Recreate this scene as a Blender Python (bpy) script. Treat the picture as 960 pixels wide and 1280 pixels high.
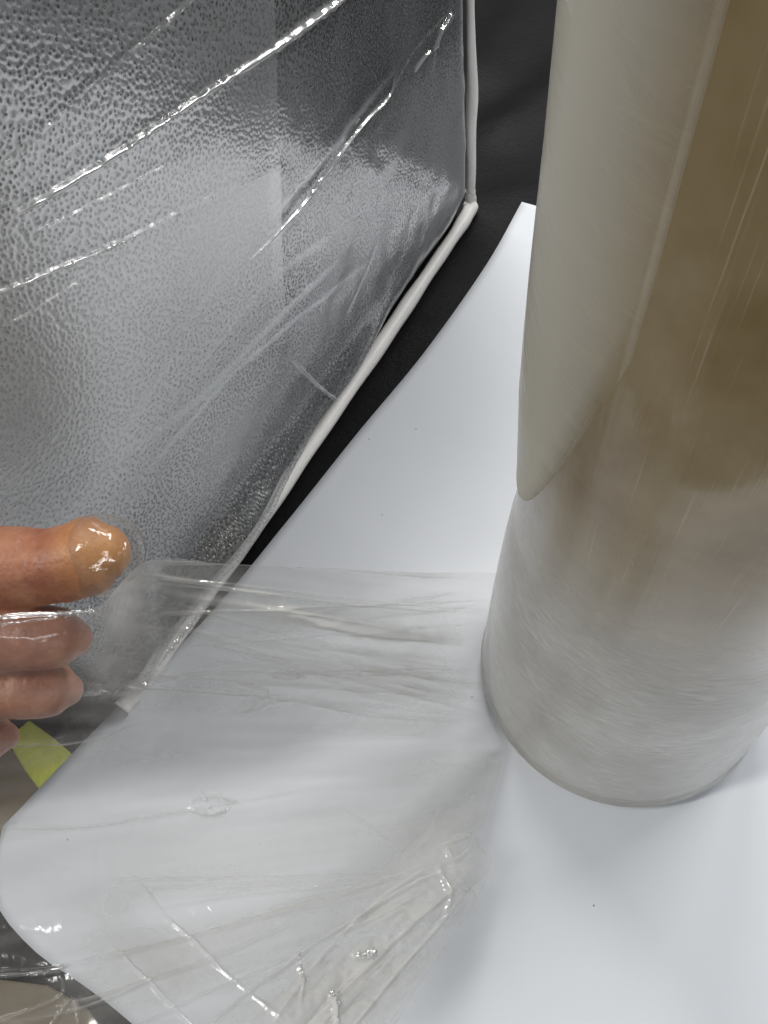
import bpy, bmesh, math, random
import numpy as np
from mathutils import Vector, Matrix
random.seed(7); rng = np.random.default_rng(7)
S = bpy.context.scene
for o in list(bpy.data.objects): bpy.data.objects.remove(o)

# ---------------------------------------------------------------- camera
H = 0.31                                    # lens height over the table, metres
F = 961.0; CX, CY = 480.0, 640.0            # focal length and centre in pixels of a 960 x 1280 frame
NADIR = (590.0, 1240.0)                     # where vertical lines meet
_n = np.array([NADIR[0]-CX, -(NADIR[1]-CY), -F]); _n /= np.linalg.norm(_n)
_up = -_n; _fw = np.array([0, 0, -1.0])
_fy = _fw - _up*_fw.dot(_up); _fy /= np.linalg.norm(_fy)
_fx = np.cross(_fy, _up)
ROT = np.array([_fx, _fy, _up])             # camera -> world
EYE = np.array([0, 0, H])
cd = bpy.data.cameras.new('camera'); cam = bpy.data.objects.new('camera', cd); S.collection.objects.link(cam)
cd.sensor_fit = 'VERTICAL'; cd.sensor_height = 24.0; cd.lens = 24.0*F/1280.0
cd.clip_start = 0.01; cd.clip_end = 50
M4 = Matrix([list(map(float, r))+[0] for r in ROT]+[[0, 0, 0, 1]]); M4.translation = Vector(EYE)
cam.matrix_world = M4
S.camera = cam

# ---------------------------------------------------------------- world, lamps, exposure
W = bpy.data.worlds.new('World'); S.world = W; W.use_nodes = True
bg = W.node_tree.nodes['Background']; bg.inputs[0].default_value = (0.80, 0.88, 1.0, 1); bg.inputs[1].default_value = 0.16
def lamp(name, loc, target, sx, sy, power, col):
    l = bpy.data.lights.new(name, 'AREA'); l.shape = 'RECTANGLE'; l.size = sx; l.size_y = sy
    l.energy = power; l.color = col
    o = bpy.data.objects.new(name, l); S.collection.objects.link(o); o.location = loc
    o.rotation_euler = (Vector(target)-Vector(loc)).to_track_quat('-Z', 'Y').to_euler()
    return o
lamp('ceiling_and_fill_lamp', (0.10, 1.20, 1.55), (0.0, 0.35, 0), 1.0, 0.14, 22, (1.0, 0.97, 0.93))
lamp('ceiling_and_fill_lamp', (-0.95, 0.0, 1.4), (0.05, 0.15, 0), 0.14, 0.9, 10, (1.0, 0.97, 0.92))
lamp('ceiling_and_fill_lamp', (0.25, -1.15, 1.05), (0.0, 0.25, 0.08), 0.7, 0.12, 4.2, (1.0, 0.97, 0.94))  # added front fill that brightens the film on the case
lamp('ceiling_and_fill_lamp', (1.05, 0.80, 1.05), (0.0, 0.25, 0), 0.7, 0.12, 10.5, (1.0, 0.98, 0.95))
S.view_settings.view_transform = 'Standard'; S.view_settings.look = 'None'
S.view_settings.exposure = 0.0; S.view_settings.gamma = 1.0
S.cycles.max_bounces = 7; S.cycles.diffuse_bounces = 3; S.cycles.transparent_max_bounces = 16; S.cycles.glossy_bounces = 4
S.cycles.use_adaptive_sampling = True; S.cycles.adaptive_threshold = 0.02
S.cycles.use_denoising = True; S.cycles.caustics_reflective = False; S.cycles.caustics_refractive = False

# ---------------------------------------------------------------- helpers
def ray(p):
    return ROT @ np.array([p[0]-CX, -(p[1]-CY), -F])
def at(p, z=0.0):
    v = ray(p); return EYE + v*((z-H)/v[2])
def at_depth(p, d):
    return EYE + ray(p)*(d/F)
def link(o, parent=None):
    S.collection.objects.link(o)
    if parent is not None: o.parent = parent
    return o
def mesh_obj(name, verts, faces, mat, parent=None, smooth=True):
    me = bpy.data.meshes.new(name)
    if isinstance(faces, np.ndarray):
        v = np.asarray(verts, np.float32); k = len(faces)
        me.vertices.add(len(v)); me.vertices.foreach_set('co', v.ravel())
        me.loops.add(k*4); me.loops.foreach_set('vertex_index', faces.ravel().astype(np.int32))
        me.polygons.add(k); me.polygons.foreach_set('loop_start', np.arange(0, k*4, 4, dtype=np.int32))
        me.update(calc_edges=True); me.validate()
    else:
        me.from_pydata([tuple(map(float, v)) for v in verts], [], [tuple(map(int, f)) for f in faces]); me.update()
    if smooth:
        me.polygons.foreach_set('use_smooth', [True]*len(me.polygons))
    me.materials.append(mat)
    return link(bpy.data.objects.new(name, me), parent)
def tag(o, label=None, cat=None, group=None, kind=None):
    for k, v in (('label', label), ('category', cat), ('group', group), ('kind', kind)):
        if v: o[k] = v
    return o
def empty(name, loc, rz=0.0):
    o = bpy.data.objects.new(name, None); o.empty_display_size = 0.02
    o.location = loc; o.rotation_euler = (0, 0, rz); return link(o)
def grid_faces(nu, nv, closed=False):
    i, j = np.meshgrid(np.arange(nu if closed else nu-1), np.arange(nv-1), indexing='ij')
    a = (i*nv+j).ravel(); b = (((i+1) % nu)*nv+j).ravel()
    return np.stack([a, b, b+1, a+1], 1)
def tube(path, radii, n=16, caps=True, squash=None):
    """swept tube with rounded ends"""
    P = [np.array(p, float) for p in path]; V = []; Fc = []
    up = None
    for i, p in enumerate(P):
        t = P[min(i+1, len(P)-1)] - P[max(i-1, 0)]; t /= np.linalg.norm(t)
        if up is None:
            h = np.array([0, 0, 1.0]) if abs(t[2]) < .8 else np.array([1.0, 0, 0])
            up = np.cross(np.cross(t, h), t)
        up = up - t*up.dot(t); up /= np.linalg.norm(up)
        s = np.cross(t, up)
        for k in range(n):
            a = 2*math.pi*k/n
            q = 1.0 if squash is None else squash
            V.append(p + radii[i]*(math.cos(a)*up*q + math.sin(a)*s))
    for i in range(len(P)-1):
        for k in range(n):
            Fc.append((i*n+k, i*n+(k+1) % n, (i+1)*n+(k+1) % n, (i+1)*n+k))
    if caps:
        Fc.append(tuple(range(n))[::-1]); Fc.append(tuple((len(P)-1)*n+k for k in range(n)))
    return V, Fc
def catmull(pts, m):
    """m samples per segment through rows of pts (any dimension)"""
    P = np.asarray(pts, float); out = []
    Q = np.vstack([2*P[:1]-P[1:2], P, 2*P[-1:]-P[-2:-1]])
    for i in range(len(P)-1):
        a, b, c, d = Q[i:i+4]
        for k in range(m):
            t = k/m
            out.append(.5*((2*b)+(-a+c)*t+(2*a-5*b+4*c-d)*t*t+(-a+3*b-3*c+d)*t**3))
    out.append(P[-1]); return np.array(out)
def resample(pts, n):
    P = np.asarray(pts, float); d = np.r_[0, np.cumsum(np.linalg.norm(np.diff(P, axis=0), axis=1))]
    t = np.linspace(0, d[-1], n)
    return np.stack([np.interp(t, d, P[:, k]) for k in range(P.shape[1])], 1)
def poly_dist(X, line):
    """distance of points X (n,2) to a polyline and the run (0..1) along it, and the side"""
    L = np.asarray(line, float); seg = np.linalg.norm(np.diff(L, axis=0), axis=1); tot = seg.sum(); acc = 0
    best = np.full(len(X), 1e9); run = np.zeros(len(X)); side = np.zeros(len(X))
    for i in range(len(L)-1):
        a, b = L[i], L[i+1]; ab = b-a; t = np.clip(((X-a) @ ab)/ab.dot(ab), 0, 1)
        dv = X-(a+t[:, None]*ab); dd = np.linalg.norm(dv, axis=1); m = dd < best
        best[m] = dd[m]; run[m] = (acc+t[m]*seg[i])/tot
        side[m] = np.sign(ab[0]*dv[m, 1]-ab[1]*dv[m, 0]); acc += seg[i]
    return best, run, side
def vnoise(X, scale, seed=0):
    """smooth value noise, points (n,2)"""
    r = np.random.default_rng(seed); T = r.random((64, 64)); Y = X*scale+1000.0
    i = np.floor(Y).astype(int); f = Y-i; f = f*f*(3-2*f); x0, y0 = i[:, 0] % 64, i[:, 1] % 64
    x1, y1 = (x0+1) % 64, (y0+1) % 64
    return (T[x0, y0]*(1-f[:, 0])+T[x1, y0]*f[:, 0])*(1-f[:, 1])+(T[x0, y1]*(1-f[:, 0])+T[x1, y1]*f[:, 0])*f[:, 1]-.5

# ---------------------------------------------------------------- materials
def new_mat(name):
    m = bpy.data.materials.new(name); m.use_nodes = True; nt = m.node_tree
    for n in list(nt.nodes): nt.nodes.remove(n)
    out = nt.nodes.new('ShaderNodeOutputMaterial')
    def N(t, **kw):
        n = nt.nodes.new(t)
        for k, v in kw.items():
            if k in n.inputs: n.inputs[k].default_value = v
            else: setattr(n, k, v)
        return n
    def Lk(a, b): nt.links.new(a, b)
    return m, N, Lk, out
def math_node(N, Lk, op, a, b=None, c=None):
    n = N('ShaderNodeMath', operation=op)
    for k, v in enumerate((a, b, c)):
        if v is None: continue
        if hasattr(v, 'links') or hasattr(v, 'is_linked'): Lk(v, n.inputs[k])
        else: n.inputs[k].default_value = v
    return n.outputs[0]
def ramp(N, Lk, fac, stops):
    r = N('ShaderNodeValToRGB'); e = r.color_ramp.elements
    while len(e) < len(stops): e.new(.5)
    for k, (p, c) in enumerate(stops):
        e[k].position = p; e[k].color = tuple(c)+(1,) if len(c) == 3 else c
    Lk(fac, r.inputs[0]); return r.outputs[0]

def leather_mat():
    m, N, Lk, out = new_mat('black_pebbled_leather')
    tc = N('ShaderNodeTexCoord'); b = N('ShaderNodeBsdfPrincipled')
    wob = N('ShaderNodeTexNoise', Scale=260.0, Detail=2.0)
    mx = N('ShaderNodeMix', data_type='RGBA', blend_type='LINEAR_LIGHT'); mx.inputs[0].default_value = .0005
    Lk(tc.outputs['Object'], wob.inputs['Vector']); Lk(tc.outputs['Object'], mx.inputs[6]); Lk(wob.outputs['Color'], mx.inputs[7])
    sx = N('ShaderNodeSeparateXYZ'); cx = N('ShaderNodeCombineXYZ'); Lk(mx.outputs[2], sx.inputs[0])
    Lk(sx.outputs[0], cx.inputs[0]); Lk(sx.outputs[2], cx.inputs[1])
    v = N('ShaderNodeTexVoronoi', voronoi_dimensions='2D', feature='SMOOTH_F1', Scale=640.0, Smoothness=.25); Lk(cx.outputs[0], v.inputs['Vector'])
    n2 = N('ShaderNodeTexNoise', Scale=1700.0, Detail=3.0); Lk(tc.outputs['Object'], n2.inputs['Vector'])
    h = math_node(N, Lk, 'MULTIPLY_ADD', n2.outputs['Fac'], .18, math_node(N, Lk, 'MULTIPLY', v.outputs['Distance'], -1.0))
    bp = N('ShaderNodeBump', Strength=1.0, Distance=.00075); Lk(h, bp.inputs['Height']); Lk(bp.outputs[0], b.inputs['Normal'])
    b.inputs['Base Color'].default_value = (.022, .022, .021, 1); b.inputs['Roughness'].default_value = .27
    b.inputs['Specular IOR Level'].default_value = .9
    Lk(b.outputs[0], out.inputs[0]); return m

def film_mat(name, haze, haze_col, gloss, rough, bump_kind, tint=(.97, .97, .965), bump=.0002):
    """thin clear plastic: see-through, a milky share that grows with the number of layers and the slant
    through them, and a mirror-like share after Schlick"""
    m, N, Lk, out = new_mat(name)
    tc = N('ShaderNodeTexCoord'); at_ = N('ShaderNodeAttribute', attribute_name='layers')
    if bump_kind == 'grain':
        sx = N('ShaderNodeSeparateXYZ'); cx = N('ShaderNodeCombineXYZ'); Lk(tc.outputs['Object'], sx.inputs[0])
        Lk(sx.outputs[0], cx.inputs[0]); Lk(sx.outputs[2], cx.inputs[1])
        v = N('ShaderNodeTexVoronoi', voronoi_dimensions='2D', feature='SMOOTH_F1', Scale=640.0, Smoothness=.4); Lk(cx.outputs[0], v.inputs['Vector'])
        n2 = N('ShaderNodeTexNoise', Scale=24.0, Detail=2.0); Lk(tc.outputs['Object'], n2.inputs['Vector'])
        hgt = math_node(N, Lk, 'MULTIPLY_ADD', v.outputs['Distance'], -1.0, math_node(N, Lk, 'MULTIPLY', n2.outputs['Fac'], 2.5))
    else:
        mp = N('ShaderNodeMapping'); mp.inputs['Scale'].default_value = (9, 9, 26) if bump_kind == 'web' else (40, 40, 40)
        Lk(tc.outputs['Object'], mp.inputs[0])
        n2 = N('ShaderNodeTexNoise', Scale=6.0, Detail=4.0, Roughness=.55, Distortion=.6); Lk(mp.outputs[0], n2.inputs['Vector'])
        hgt = n2.outputs['Fac']
    bp = N('ShaderNodeBump', Strength=1.0, Distance=bump); Lk(hgt, bp.inputs['Height'])
    layers = at_.outputs['Fac']
    if bump_kind == 'grain':                                     # film sits on the crowns of the grain and clears over the pits
        cl = N('ShaderNodeAttribute', attribute_name='cling'); pr = N('ShaderNodeMapRange', interpolation_type='SMOOTHSTEP')
        pr.inputs[1].default_value = .16; pr.inputs[2].default_value = .52; pr.inputs[3].default_value = .04; pr.inputs[4].default_value = 2.0; Lk(v.outputs['Distance'], pr.inputs[0])
        mixl = N('ShaderNodeMix', data_type='FLOAT'); Lk(cl.outputs['Fac'], mixl.inputs[0]); mixl.inputs[2].default_value = 1.0; Lk(pr.outputs[0], mixl.inputs[3])
        layers = math_node(N, Lk, 'MULTIPLY', layers, mixl.outputs[0])
    lw = N('ShaderNodeLayerWeight', Blend=.5); Lk(bp.outputs[0], lw.inputs['Normal'])
    fac = lw.outputs['Facing']                                   # 1 - cos
    cosv = math_node(N, Lk, 'MAXIMUM', math_node(N, Lk, 'SUBTRACT', 1.0, fac), .12)
    path = math_node(N, Lk, 'DIVIDE', layers, cosv)
    clear = math_node(N, Lk, 'POWER', 1-haze, path)
    milky = math_node(N, Lk, 'SUBTRACT', 1.0, clear)
    g0 = math_node(N, Lk, 'MULTIPLY', math_node(N, Lk, 'MINIMUM', layers, 1.3), gloss)   # fewer layers, less mirror
    sch = math_node(N, Lk, 'MULTIPLY_ADD', math_node(N, Lk, 'POWER', fac, 5.0), math_node(N, Lk, 'MULTIPLY', math_node(N, Lk, 'MINIMUM', layers, 1.0), 1-gloss), g0)
    sch = math_node(N, Lk, 'MINIMUM', sch, .85)
    tr = N('ShaderNodeBsdfTransparent'); tc3 = N('ShaderNodeCombineColor')    # each further layer takes its share of the light
    for k in range(3): Lk(math_node(N, Lk, 'POWER', tint[k], layers), tc3.inputs[k])
    Lk(tc3.outputs[0], tr.inputs[0])
    df = N('ShaderNodeBsdfDiffuse'); df.inputs[0].default_value = haze_col+(1,)
    tl = N('ShaderNodeBsdfTranslucent'); tl.inputs[0].default_value = haze_col+(1,)
    gl = N('ShaderNodeBsdfGlossy', Roughness=rough); Lk(bp.outputs[0], gl.inputs['Normal'])
    m1 = N('ShaderNodeMixShader'); m1.inputs[0].default_value = .4; Lk(df.outputs[0], m1.inputs[1]); Lk(tl.outputs[0], m1.inputs[2])
    m2 = N('ShaderNodeMixShader'); Lk(milky, m2.inputs[0]); Lk(tr.outputs[0], m2.inputs[1]); Lk(m1.outputs[0], m2.inputs[2])
    m3 = N('ShaderNodeMixShader'); Lk(sch, m3.inputs[0]); Lk(m2.outputs[0], m3.inputs[1]); Lk(gl.outputs[0], m3.inputs[2])
    Lk(m3.outputs[0], out.inputs[0]); return m

def plain_mat(name, col, rough, bump=None, spec=.5, noise_col=0.0, sheen=0.0):
    m, N, Lk, out = new_mat(name); b = N('ShaderNodeBsdfPrincipled'); tc = N('ShaderNodeTexCoord')
    b.inputs['Roughness'].default_value = rough; b.inputs['Specular IOR Level'].default_value = spec
    b.inputs['Base Color'].default_value = col+(1,)
    if sheen: b.inputs['Sheen Weight'].default_value = sheen
    if bump:
        n = N('ShaderNodeTexNoise', Scale=bump[0], Detail=4.0, Roughness=.6); Lk(tc.outputs['Object'], n.inputs['Vector'])
        bp = N('ShaderNodeBump', Strength=1.0, Distance=bump[1]); Lk(n.outputs['Fac'], bp.inputs['Height']); Lk(bp.outputs[0], b.inputs['Normal'])
        if noise_col:
            n3 = N('ShaderNodeTexNoise', Scale=bump[0]*.13, Detail=5.0, Roughness=.65); Lk(tc.outputs['Object'], n3.inputs['Vector'])
            Lk(ramp(N, Lk, n3.outputs['Fac'], [(.25, tuple(c*(1-noise_col) for c in col)), (.75, tuple(min(1, c*(1+noise_col)) for c in col))]), b.inputs['Base Color'])
    Lk(b.outputs[0], out.inputs[0]); return m

def roll_mat():
    """wound stretch film: amber and glassy above, scuffed and milky where the outer turns have been pulled off"""
    m, N, Lk, out = new_mat('wound_stretch_film'); b = N('ShaderNodeBsdfPrincipled'); tc = N('ShaderNodeTexCoord')
    sp = N('ShaderNodeSeparateXYZ'); Lk(tc.outputs['Object'], sp.inputs[0])
    ang = math_node(N, Lk, 'ARCTAN2', sp.outputs[1], sp.outputs[0])
    cv = N('ShaderNodeCombineXYZ'); Lk(math_node(N, Lk, 'MULTIPLY', ang, .05), cv.inputs[0]); Lk(sp.outputs[2], cv.inputs[1])
    # slanted fine scuffs round the roll
    mp = N('ShaderNodeMapping'); mp.inputs['Rotation'].default_value = (0, 0, .5); mp.inputs['Scale'].default_value = (150, 800, 1)
    Lk(cv.outputs[0], mp.inputs[0])
    sc = N('ShaderNodeTexNoise', Scale=1.0, Detail=5.0, Roughness=.65, Distortion=.5); Lk(mp.outputs[0], sc.inputs['Vector'])
    # faint up-and-down drag marks on the upper, glassy turns
    mp2 = N('ShaderNodeMapping'); mp2.inputs['Scale'].default_value = (900, 14, 1); Lk(cv.outputs[0], mp2.inputs[0])
    dr = N('ShaderNodeTexNoise', Scale=1.0, Detail=4.0, Roughness=.6); Lk(mp2.outputs[0], dr.inputs['Vector'])
    big = N('ShaderNodeTexNoise', Scale=26.0, Detail=4.0, Roughness=.6); Lk(tc.outputs['Object'], big.inputs['Vector'])
    # border between the two: about 11 cm up, ragged, lower towards the front
    lvl = math_node(N, Lk, 'MULTIPLY_ADD', big.outputs['Fac'], .045, math_node(N, Lk, 'MULTIPLY_ADD', sc.outputs['Fac'], .02, sp.outputs[2]))
    mr = N('ShaderNodeMapRange', interpolation_type='SMOOTHSTEP'); mr.inputs[1].default_value = .135; mr.inputs[2].default_value = .205
    Lk(lvl, mr.inputs[0]); up = mr.outputs[0]
    blotch = N('ShaderNodeTexNoise', Scale=60.0, Detail=4.0, Roughness=.6); Lk(tc.outputs['Object'], blotch.inputs['Vector'])
    k_ = math_node(N, Lk, 'MULTIPLY_ADD', blotch.outputs['Fac'], 1.8, -.35)                    # scuffs come and go in patches
    scf = math_node(N, Lk, 'MULTIPLY_ADD', math_node(N, Lk, 'SUBTRACT', sc.outputs['Fac'], .5), k_, math_node(N, Lk, 'MULTIPLY_ADD', big.outputs['Fac'], .55, .23))
    low = ramp(N, Lk, scf, [(.30, (.37, .355, .32)), (.5, (.50, .485, .45)), (.70, (.70, .69, .66))])
    amb = ramp(N, Lk, big.outputs['Fac'], [(.3, (.21, .145, .062)), (.5, (.31, .235, .125)), (.72, (.40, .325, .20))])
    st = N('ShaderNodeMapRange', interpolation_type='SMOOTHSTEP'); st.inputs[1].default_value = .60; st.inputs[2].default_value = .74; st.inputs[4].default_value = .45
    Lk(dr.outputs['Fac'], st.inputs[0])
    sk = N('ShaderNodeMix', data_type='RGBA'); Lk(st.outputs[0], sk.inputs[0]); Lk(amb, sk.inputs[6]); sk.inputs[7].default_value = (.62, .56, .42, 1)
    mx = N('ShaderNodeMix', data_type='RGBA'); Lk(up, mx.inputs[0]); Lk(low, mx.inputs[6]); Lk(sk.outputs[2], mx.inputs[7])
    Lk(mx.outputs[2], b.inputs['Base Color'])
    ro = N('ShaderNodeMapRange'); ro.inputs[3].default_value = .42; ro.inputs[4].default_value = .13; Lk(up, ro.inputs[0]); Lk(ro.outputs[0], b.inputs['Roughness'])
    hs = N('ShaderNodeMix', data_type='FLOAT'); Lk(up, hs.inputs[0]); Lk(sc.outputs['Fac'], hs.inputs[2])
    Lk(math_node(N, Lk, 'MULTIPLY', dr.outputs['Fac'], .22), hs.inputs[3])
    bp = N('ShaderNodeBump', Strength=1.0, Distance=.00035); Lk(hs.outputs[0], bp.inputs['Height']); Lk(bp.outputs[0], b.inputs['Normal'])
    b.inputs["Coat Weight"].default_value = .6; b.inputs["Coat Roughness"].default_value = .06
    cb = N('ShaderNodeBump', Strength=.5, Distance=.0002); Lk(hs.outputs[0], cb.inputs['Height']); Lk(cb.outputs[0], b.inputs['Coat Normal'])
    Lk(b.outputs[0], out.inputs[0]); return m

def skin_mat():
    m, N, Lk, out = new_mat('skin'); b = N('ShaderNodeBsdfPrincipled'); tc = N('ShaderNodeTexCoord')
    n = N('ShaderNodeTexNoise', Scale=90.0, Detail=5.0, Roughness=.6); Lk(tc.outputs['Object'], n.inputs['Vector'])
    bl = N('ShaderNodeAttribute', attribute_name='blanch'); mb = N('ShaderNodeMix', data_type='RGBA'); mb.inputs[7].default_value = (.64, .32, .095, 1)   # pressed skin goes pale and yellow
    Lk(math_node(N, Lk, 'MULTIPLY', bl.outputs['Fac'], .85), mb.inputs[0]); Lk(mb.outputs[2], b.inputs['Base Color'])
    Lk(ramp(N, Lk, n.outputs['Fac'], [(.3, (.30, .105, .06)), (.5, (.42, .175, .10)), (.7, (.54, .27, .16))]), mb.inputs[6])
    w = N('ShaderNodeTexVoronoi', Scale=900.0); Lk(tc.outputs['Object'], w.inputs['Vector'])
    f = N('ShaderNodeTexNoise', Scale=260.0, Detail=4.0); Lk(tc.outputs['Object'], f.inputs['Vector'])
    h = math_node(N, Lk, 'MULTIPLY_ADD', w.outputs['Distance'], -.35, f.outputs['Fac'])
    bp = N('ShaderNodeBump', Strength=.8, Distance=.0004); Lk(h, bp.inputs['Height']); Lk(bp.outputs[0], b.inputs['Normal'])
    b.inputs['Roughness'].default_value = .45; b.inputs['Subsurface Weight'].default_value = .25
    b.inputs['Subsurface Radius'].default_value = (.006, .0025, .0012); b.inputs['Subsurface Scale'].default_value = .6
    Lk(b.outputs[0], out.inputs[0]); return m

LEATHER = leather_mat()
ROLL = roll_mat(); SKIN = skin_mat()
TABLE = plain_mat('black_table_cloth', (.008, .008, .0085), .5, (380, .0004), .12, .25)
PAPER = plain_mat('white_paper', (.765, .80, .845), .62, (9, .0016), .35, .012)
def speck_paper():
    nt = PAPER.node_tree; N = nt.nodes; b = next(n for n in N if n.type == 'BSDF_PRINCIPLED'); old = b.inputs['Base Color'].links[0].from_socket
    tc = N.new('ShaderNodeTexCoord'); v = N.new('ShaderNodeTexVoronoi'); v.voronoi_dimensions = '2D'; v.inputs['Scale'].default_value = 42
    nt.links.new(tc.outputs['Object'], v.inputs['Vector'])
    lt = N.new('ShaderNodeMath'); lt.operation = 'LESS_THAN'; lt.inputs[1].default_value = .014; nt.links.new(v.outputs['Distance'], lt.inputs[0])
    sp = N.new('ShaderNodeSeparateColor'); nt.links.new(v.outputs['Color'], sp.inputs[0])
    g = N.new('ShaderNodeMath'); g.operation = 'GREATER_THAN'; g.inputs[1].default_value = .90; nt.links.new(sp.outputs[0], g.inputs[0])
    mu = N.new('ShaderNodeMath'); mu.operation = 'MULTIPLY'; nt.links.new(lt.outputs[0], mu.inputs[0]); nt.links.new(g.outputs[0], mu.inputs[1])
    mx = N.new('ShaderNodeMix'); mx.data_type = 'RGBA'; nt.links.new(mu.outputs[0], mx.inputs[0]); nt.links.new(old, mx.inputs[6]); mx.inputs[7].default_value = (.25, .24, .23, 1)
    nt.links.new(mx.outputs[2], b.inputs['Base Color'])
speck_paper()
PIPING = plain_mat('white_piping', (.93, .915, .885), .42, (90, .0005), .4, .06)
CARD = plain_mat('brown_card', (.20, .165, .11), .6, (60, .0006), .3, .3)
LIME = plain_mat('yellow_green_cloth', (.62, .66, .10), .65, (300, .0008), .3, .25)
CORE = plain_mat('grey_cardboard', (.33, .28, .21), .8, (120, .0004), .2, .15)
FABRIC = plain_mat('grey_sleeve_knit', (.06, .065, .075), .85, (500, .0006), .2, .2)
FILM_CASE = film_mat('clear_film_on_leather', .25, (.84, .87, .90), .30, .20, 'grain', bump=.00009)
FILM_WEB = film_mat('clear_film_stretched', .18, (.86, .85, .815), .05, .12, 'web', bump=.00035, tint=(.945, .945, .94))
FILM_TIP = film_mat('clear_film_on_fingertip', .05, (.7, .68, .66), .06, .05, 'tip', bump=.0003)
NAIL = plain_mat('fingernail', (.60, .36, .24), .25, (200, .0001), .5, .08)

# ---------------------------------------------------------------- setting: black table
def build_table():
    n = 260
    xs = np.linspace(-1.6, 1.6, n); ys = np.linspace(-1.0, 2.2, n)
    X, Y = np.meshgrid(xs, ys, indexing='ij'); P = np.stack([X.ravel(), Y.ravel()], 1)
    z = np.zeros(len(P))
    # soft ripples of the cloth beyond the paper
    for line, w, a in ([at((600, 95))[:2], at((700, -40))[:2]], .022, .009), ([at((630, 160))[:2], at((720, 95))[:2]], .016, .008), ([at((600, 260))[:2], at((660, 235))[:2]], .009, .003):
        d, r, s = poly_dist(P, [line[0], line[1]]); z += a*np.exp(-(d/w)**2)
    z += .002*vnoise(P, 9, 3)*np.clip((P[:, 1]-.45)*6, 0, 1)
    V = np.c_[P, z-.0015]
    o = mesh_obj('table_top', V, grid_faces(n, n), TABLE); tag(o, kind='structure')
build_table()

# ---------------------------------------------------------------- paper
def build_paper():
    left = [at(p)[:2] for p in [(652, 256), (607, 336), (530, 444), (446, 545), (358, 656), (265, 769), (140, 893), (6, 1034)]]
    a = at((652, 256))[:2]; e = at((674, 262))[:2]; dr = (e-a)/np.linalg.norm(e-a)
    far = [a, a+dr*.5]
    near = [left[-1]]+[at(p)[:2] for p in [(-2, 1070), (-4, 1105), (4, 1142), (50, 1193), (100, 1227), (170, 1282)]]+[np.array([-.062, -.04]), np.array([.10, -.16]), np.array([.40, -.20])]
    right = [far[-1], near[-1]]
    nu, nv = 120, 90
    L_, R_, T_, B_ = resample(catmull(left, 12), nu), resample(right, nu), resample(far, nv), resample(catmull(near, 6), nv)
    V = []
    for i in range(nu):
        s = i/(nu-1)
        for j in range(nv):
            t = j/(nv-1)
            p = (1-t)*L_[i]+t*R_[i]+(1-s)*T_[j]+s*B_[j]-((1-s)*(1-t)*L_[0]+(1-s)*t*R_[0]+s*(1-t)*L_[-1]+s*t*R_[-1])
            V.append(p)
    V = np.array(V); z = .0012+.0012*(vnoise(V, 14, 5)+.5)
    o = mesh_obj('paper_sheet', np.c_[V, z], grid_faces(nu, nv), PAPER)
    md = o.modifiers.new('thickness', 'SOLIDIFY'); md.thickness = .0004; md.offset = -1
    tag(o, 'large sheet of white paper lying on the black table under the film roll', 'paper')
build_paper()

# ---------------------------------------------------------------- black leather case with white piping
A = at((588, 265)); B = at((148, 880)); U = B-A; LEN = float(np.linalg.norm(U)); U /= LEN
NRM = np.cross([0, 0, 1.0], U); RZ = math.atan2(U[1], U[0]); HGT = .29; DEP = .12
def to_case(P):
    D = np.asarray(P)-A; return np.array([D @ U, D @ NRM, D[2]])
def face_uv(p, off=0.0):
    v = ray(p); t = (off-NRM.dot(EYE-A))/NRM.dot(v); return to_case(EYE+v*t)[[0, 2]]
def bulge(u, v):
    """how far the padded front stands out at length u and height v"""
    e = .020
    def edge(x): 
        x = np.clip(x/e, 0, 1); return np.sqrt(np.clip(1-(1-x)**2, 0, 1))
    k = edge(u+.002)*edge(LEN+.001-u)*edge(v-.001)*edge(HGT-v)
    return -.016+.013*k+.0125*np.exp(-((v-.014)/.0098)**2)*np.clip((u-.07)/.14, 0, 1)*np.clip((LEN+.001-u)/.012, 0, 1)*(1+.25*np.sin(u*55))+.0015*np.sin(u*21+1.0)*np.sin(v*17+.5)*k
case = empty('leather_case', A, RZ)
tag(case, 'black pebbled leather case edged with white piping, standing left of the paper', 'case')
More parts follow.
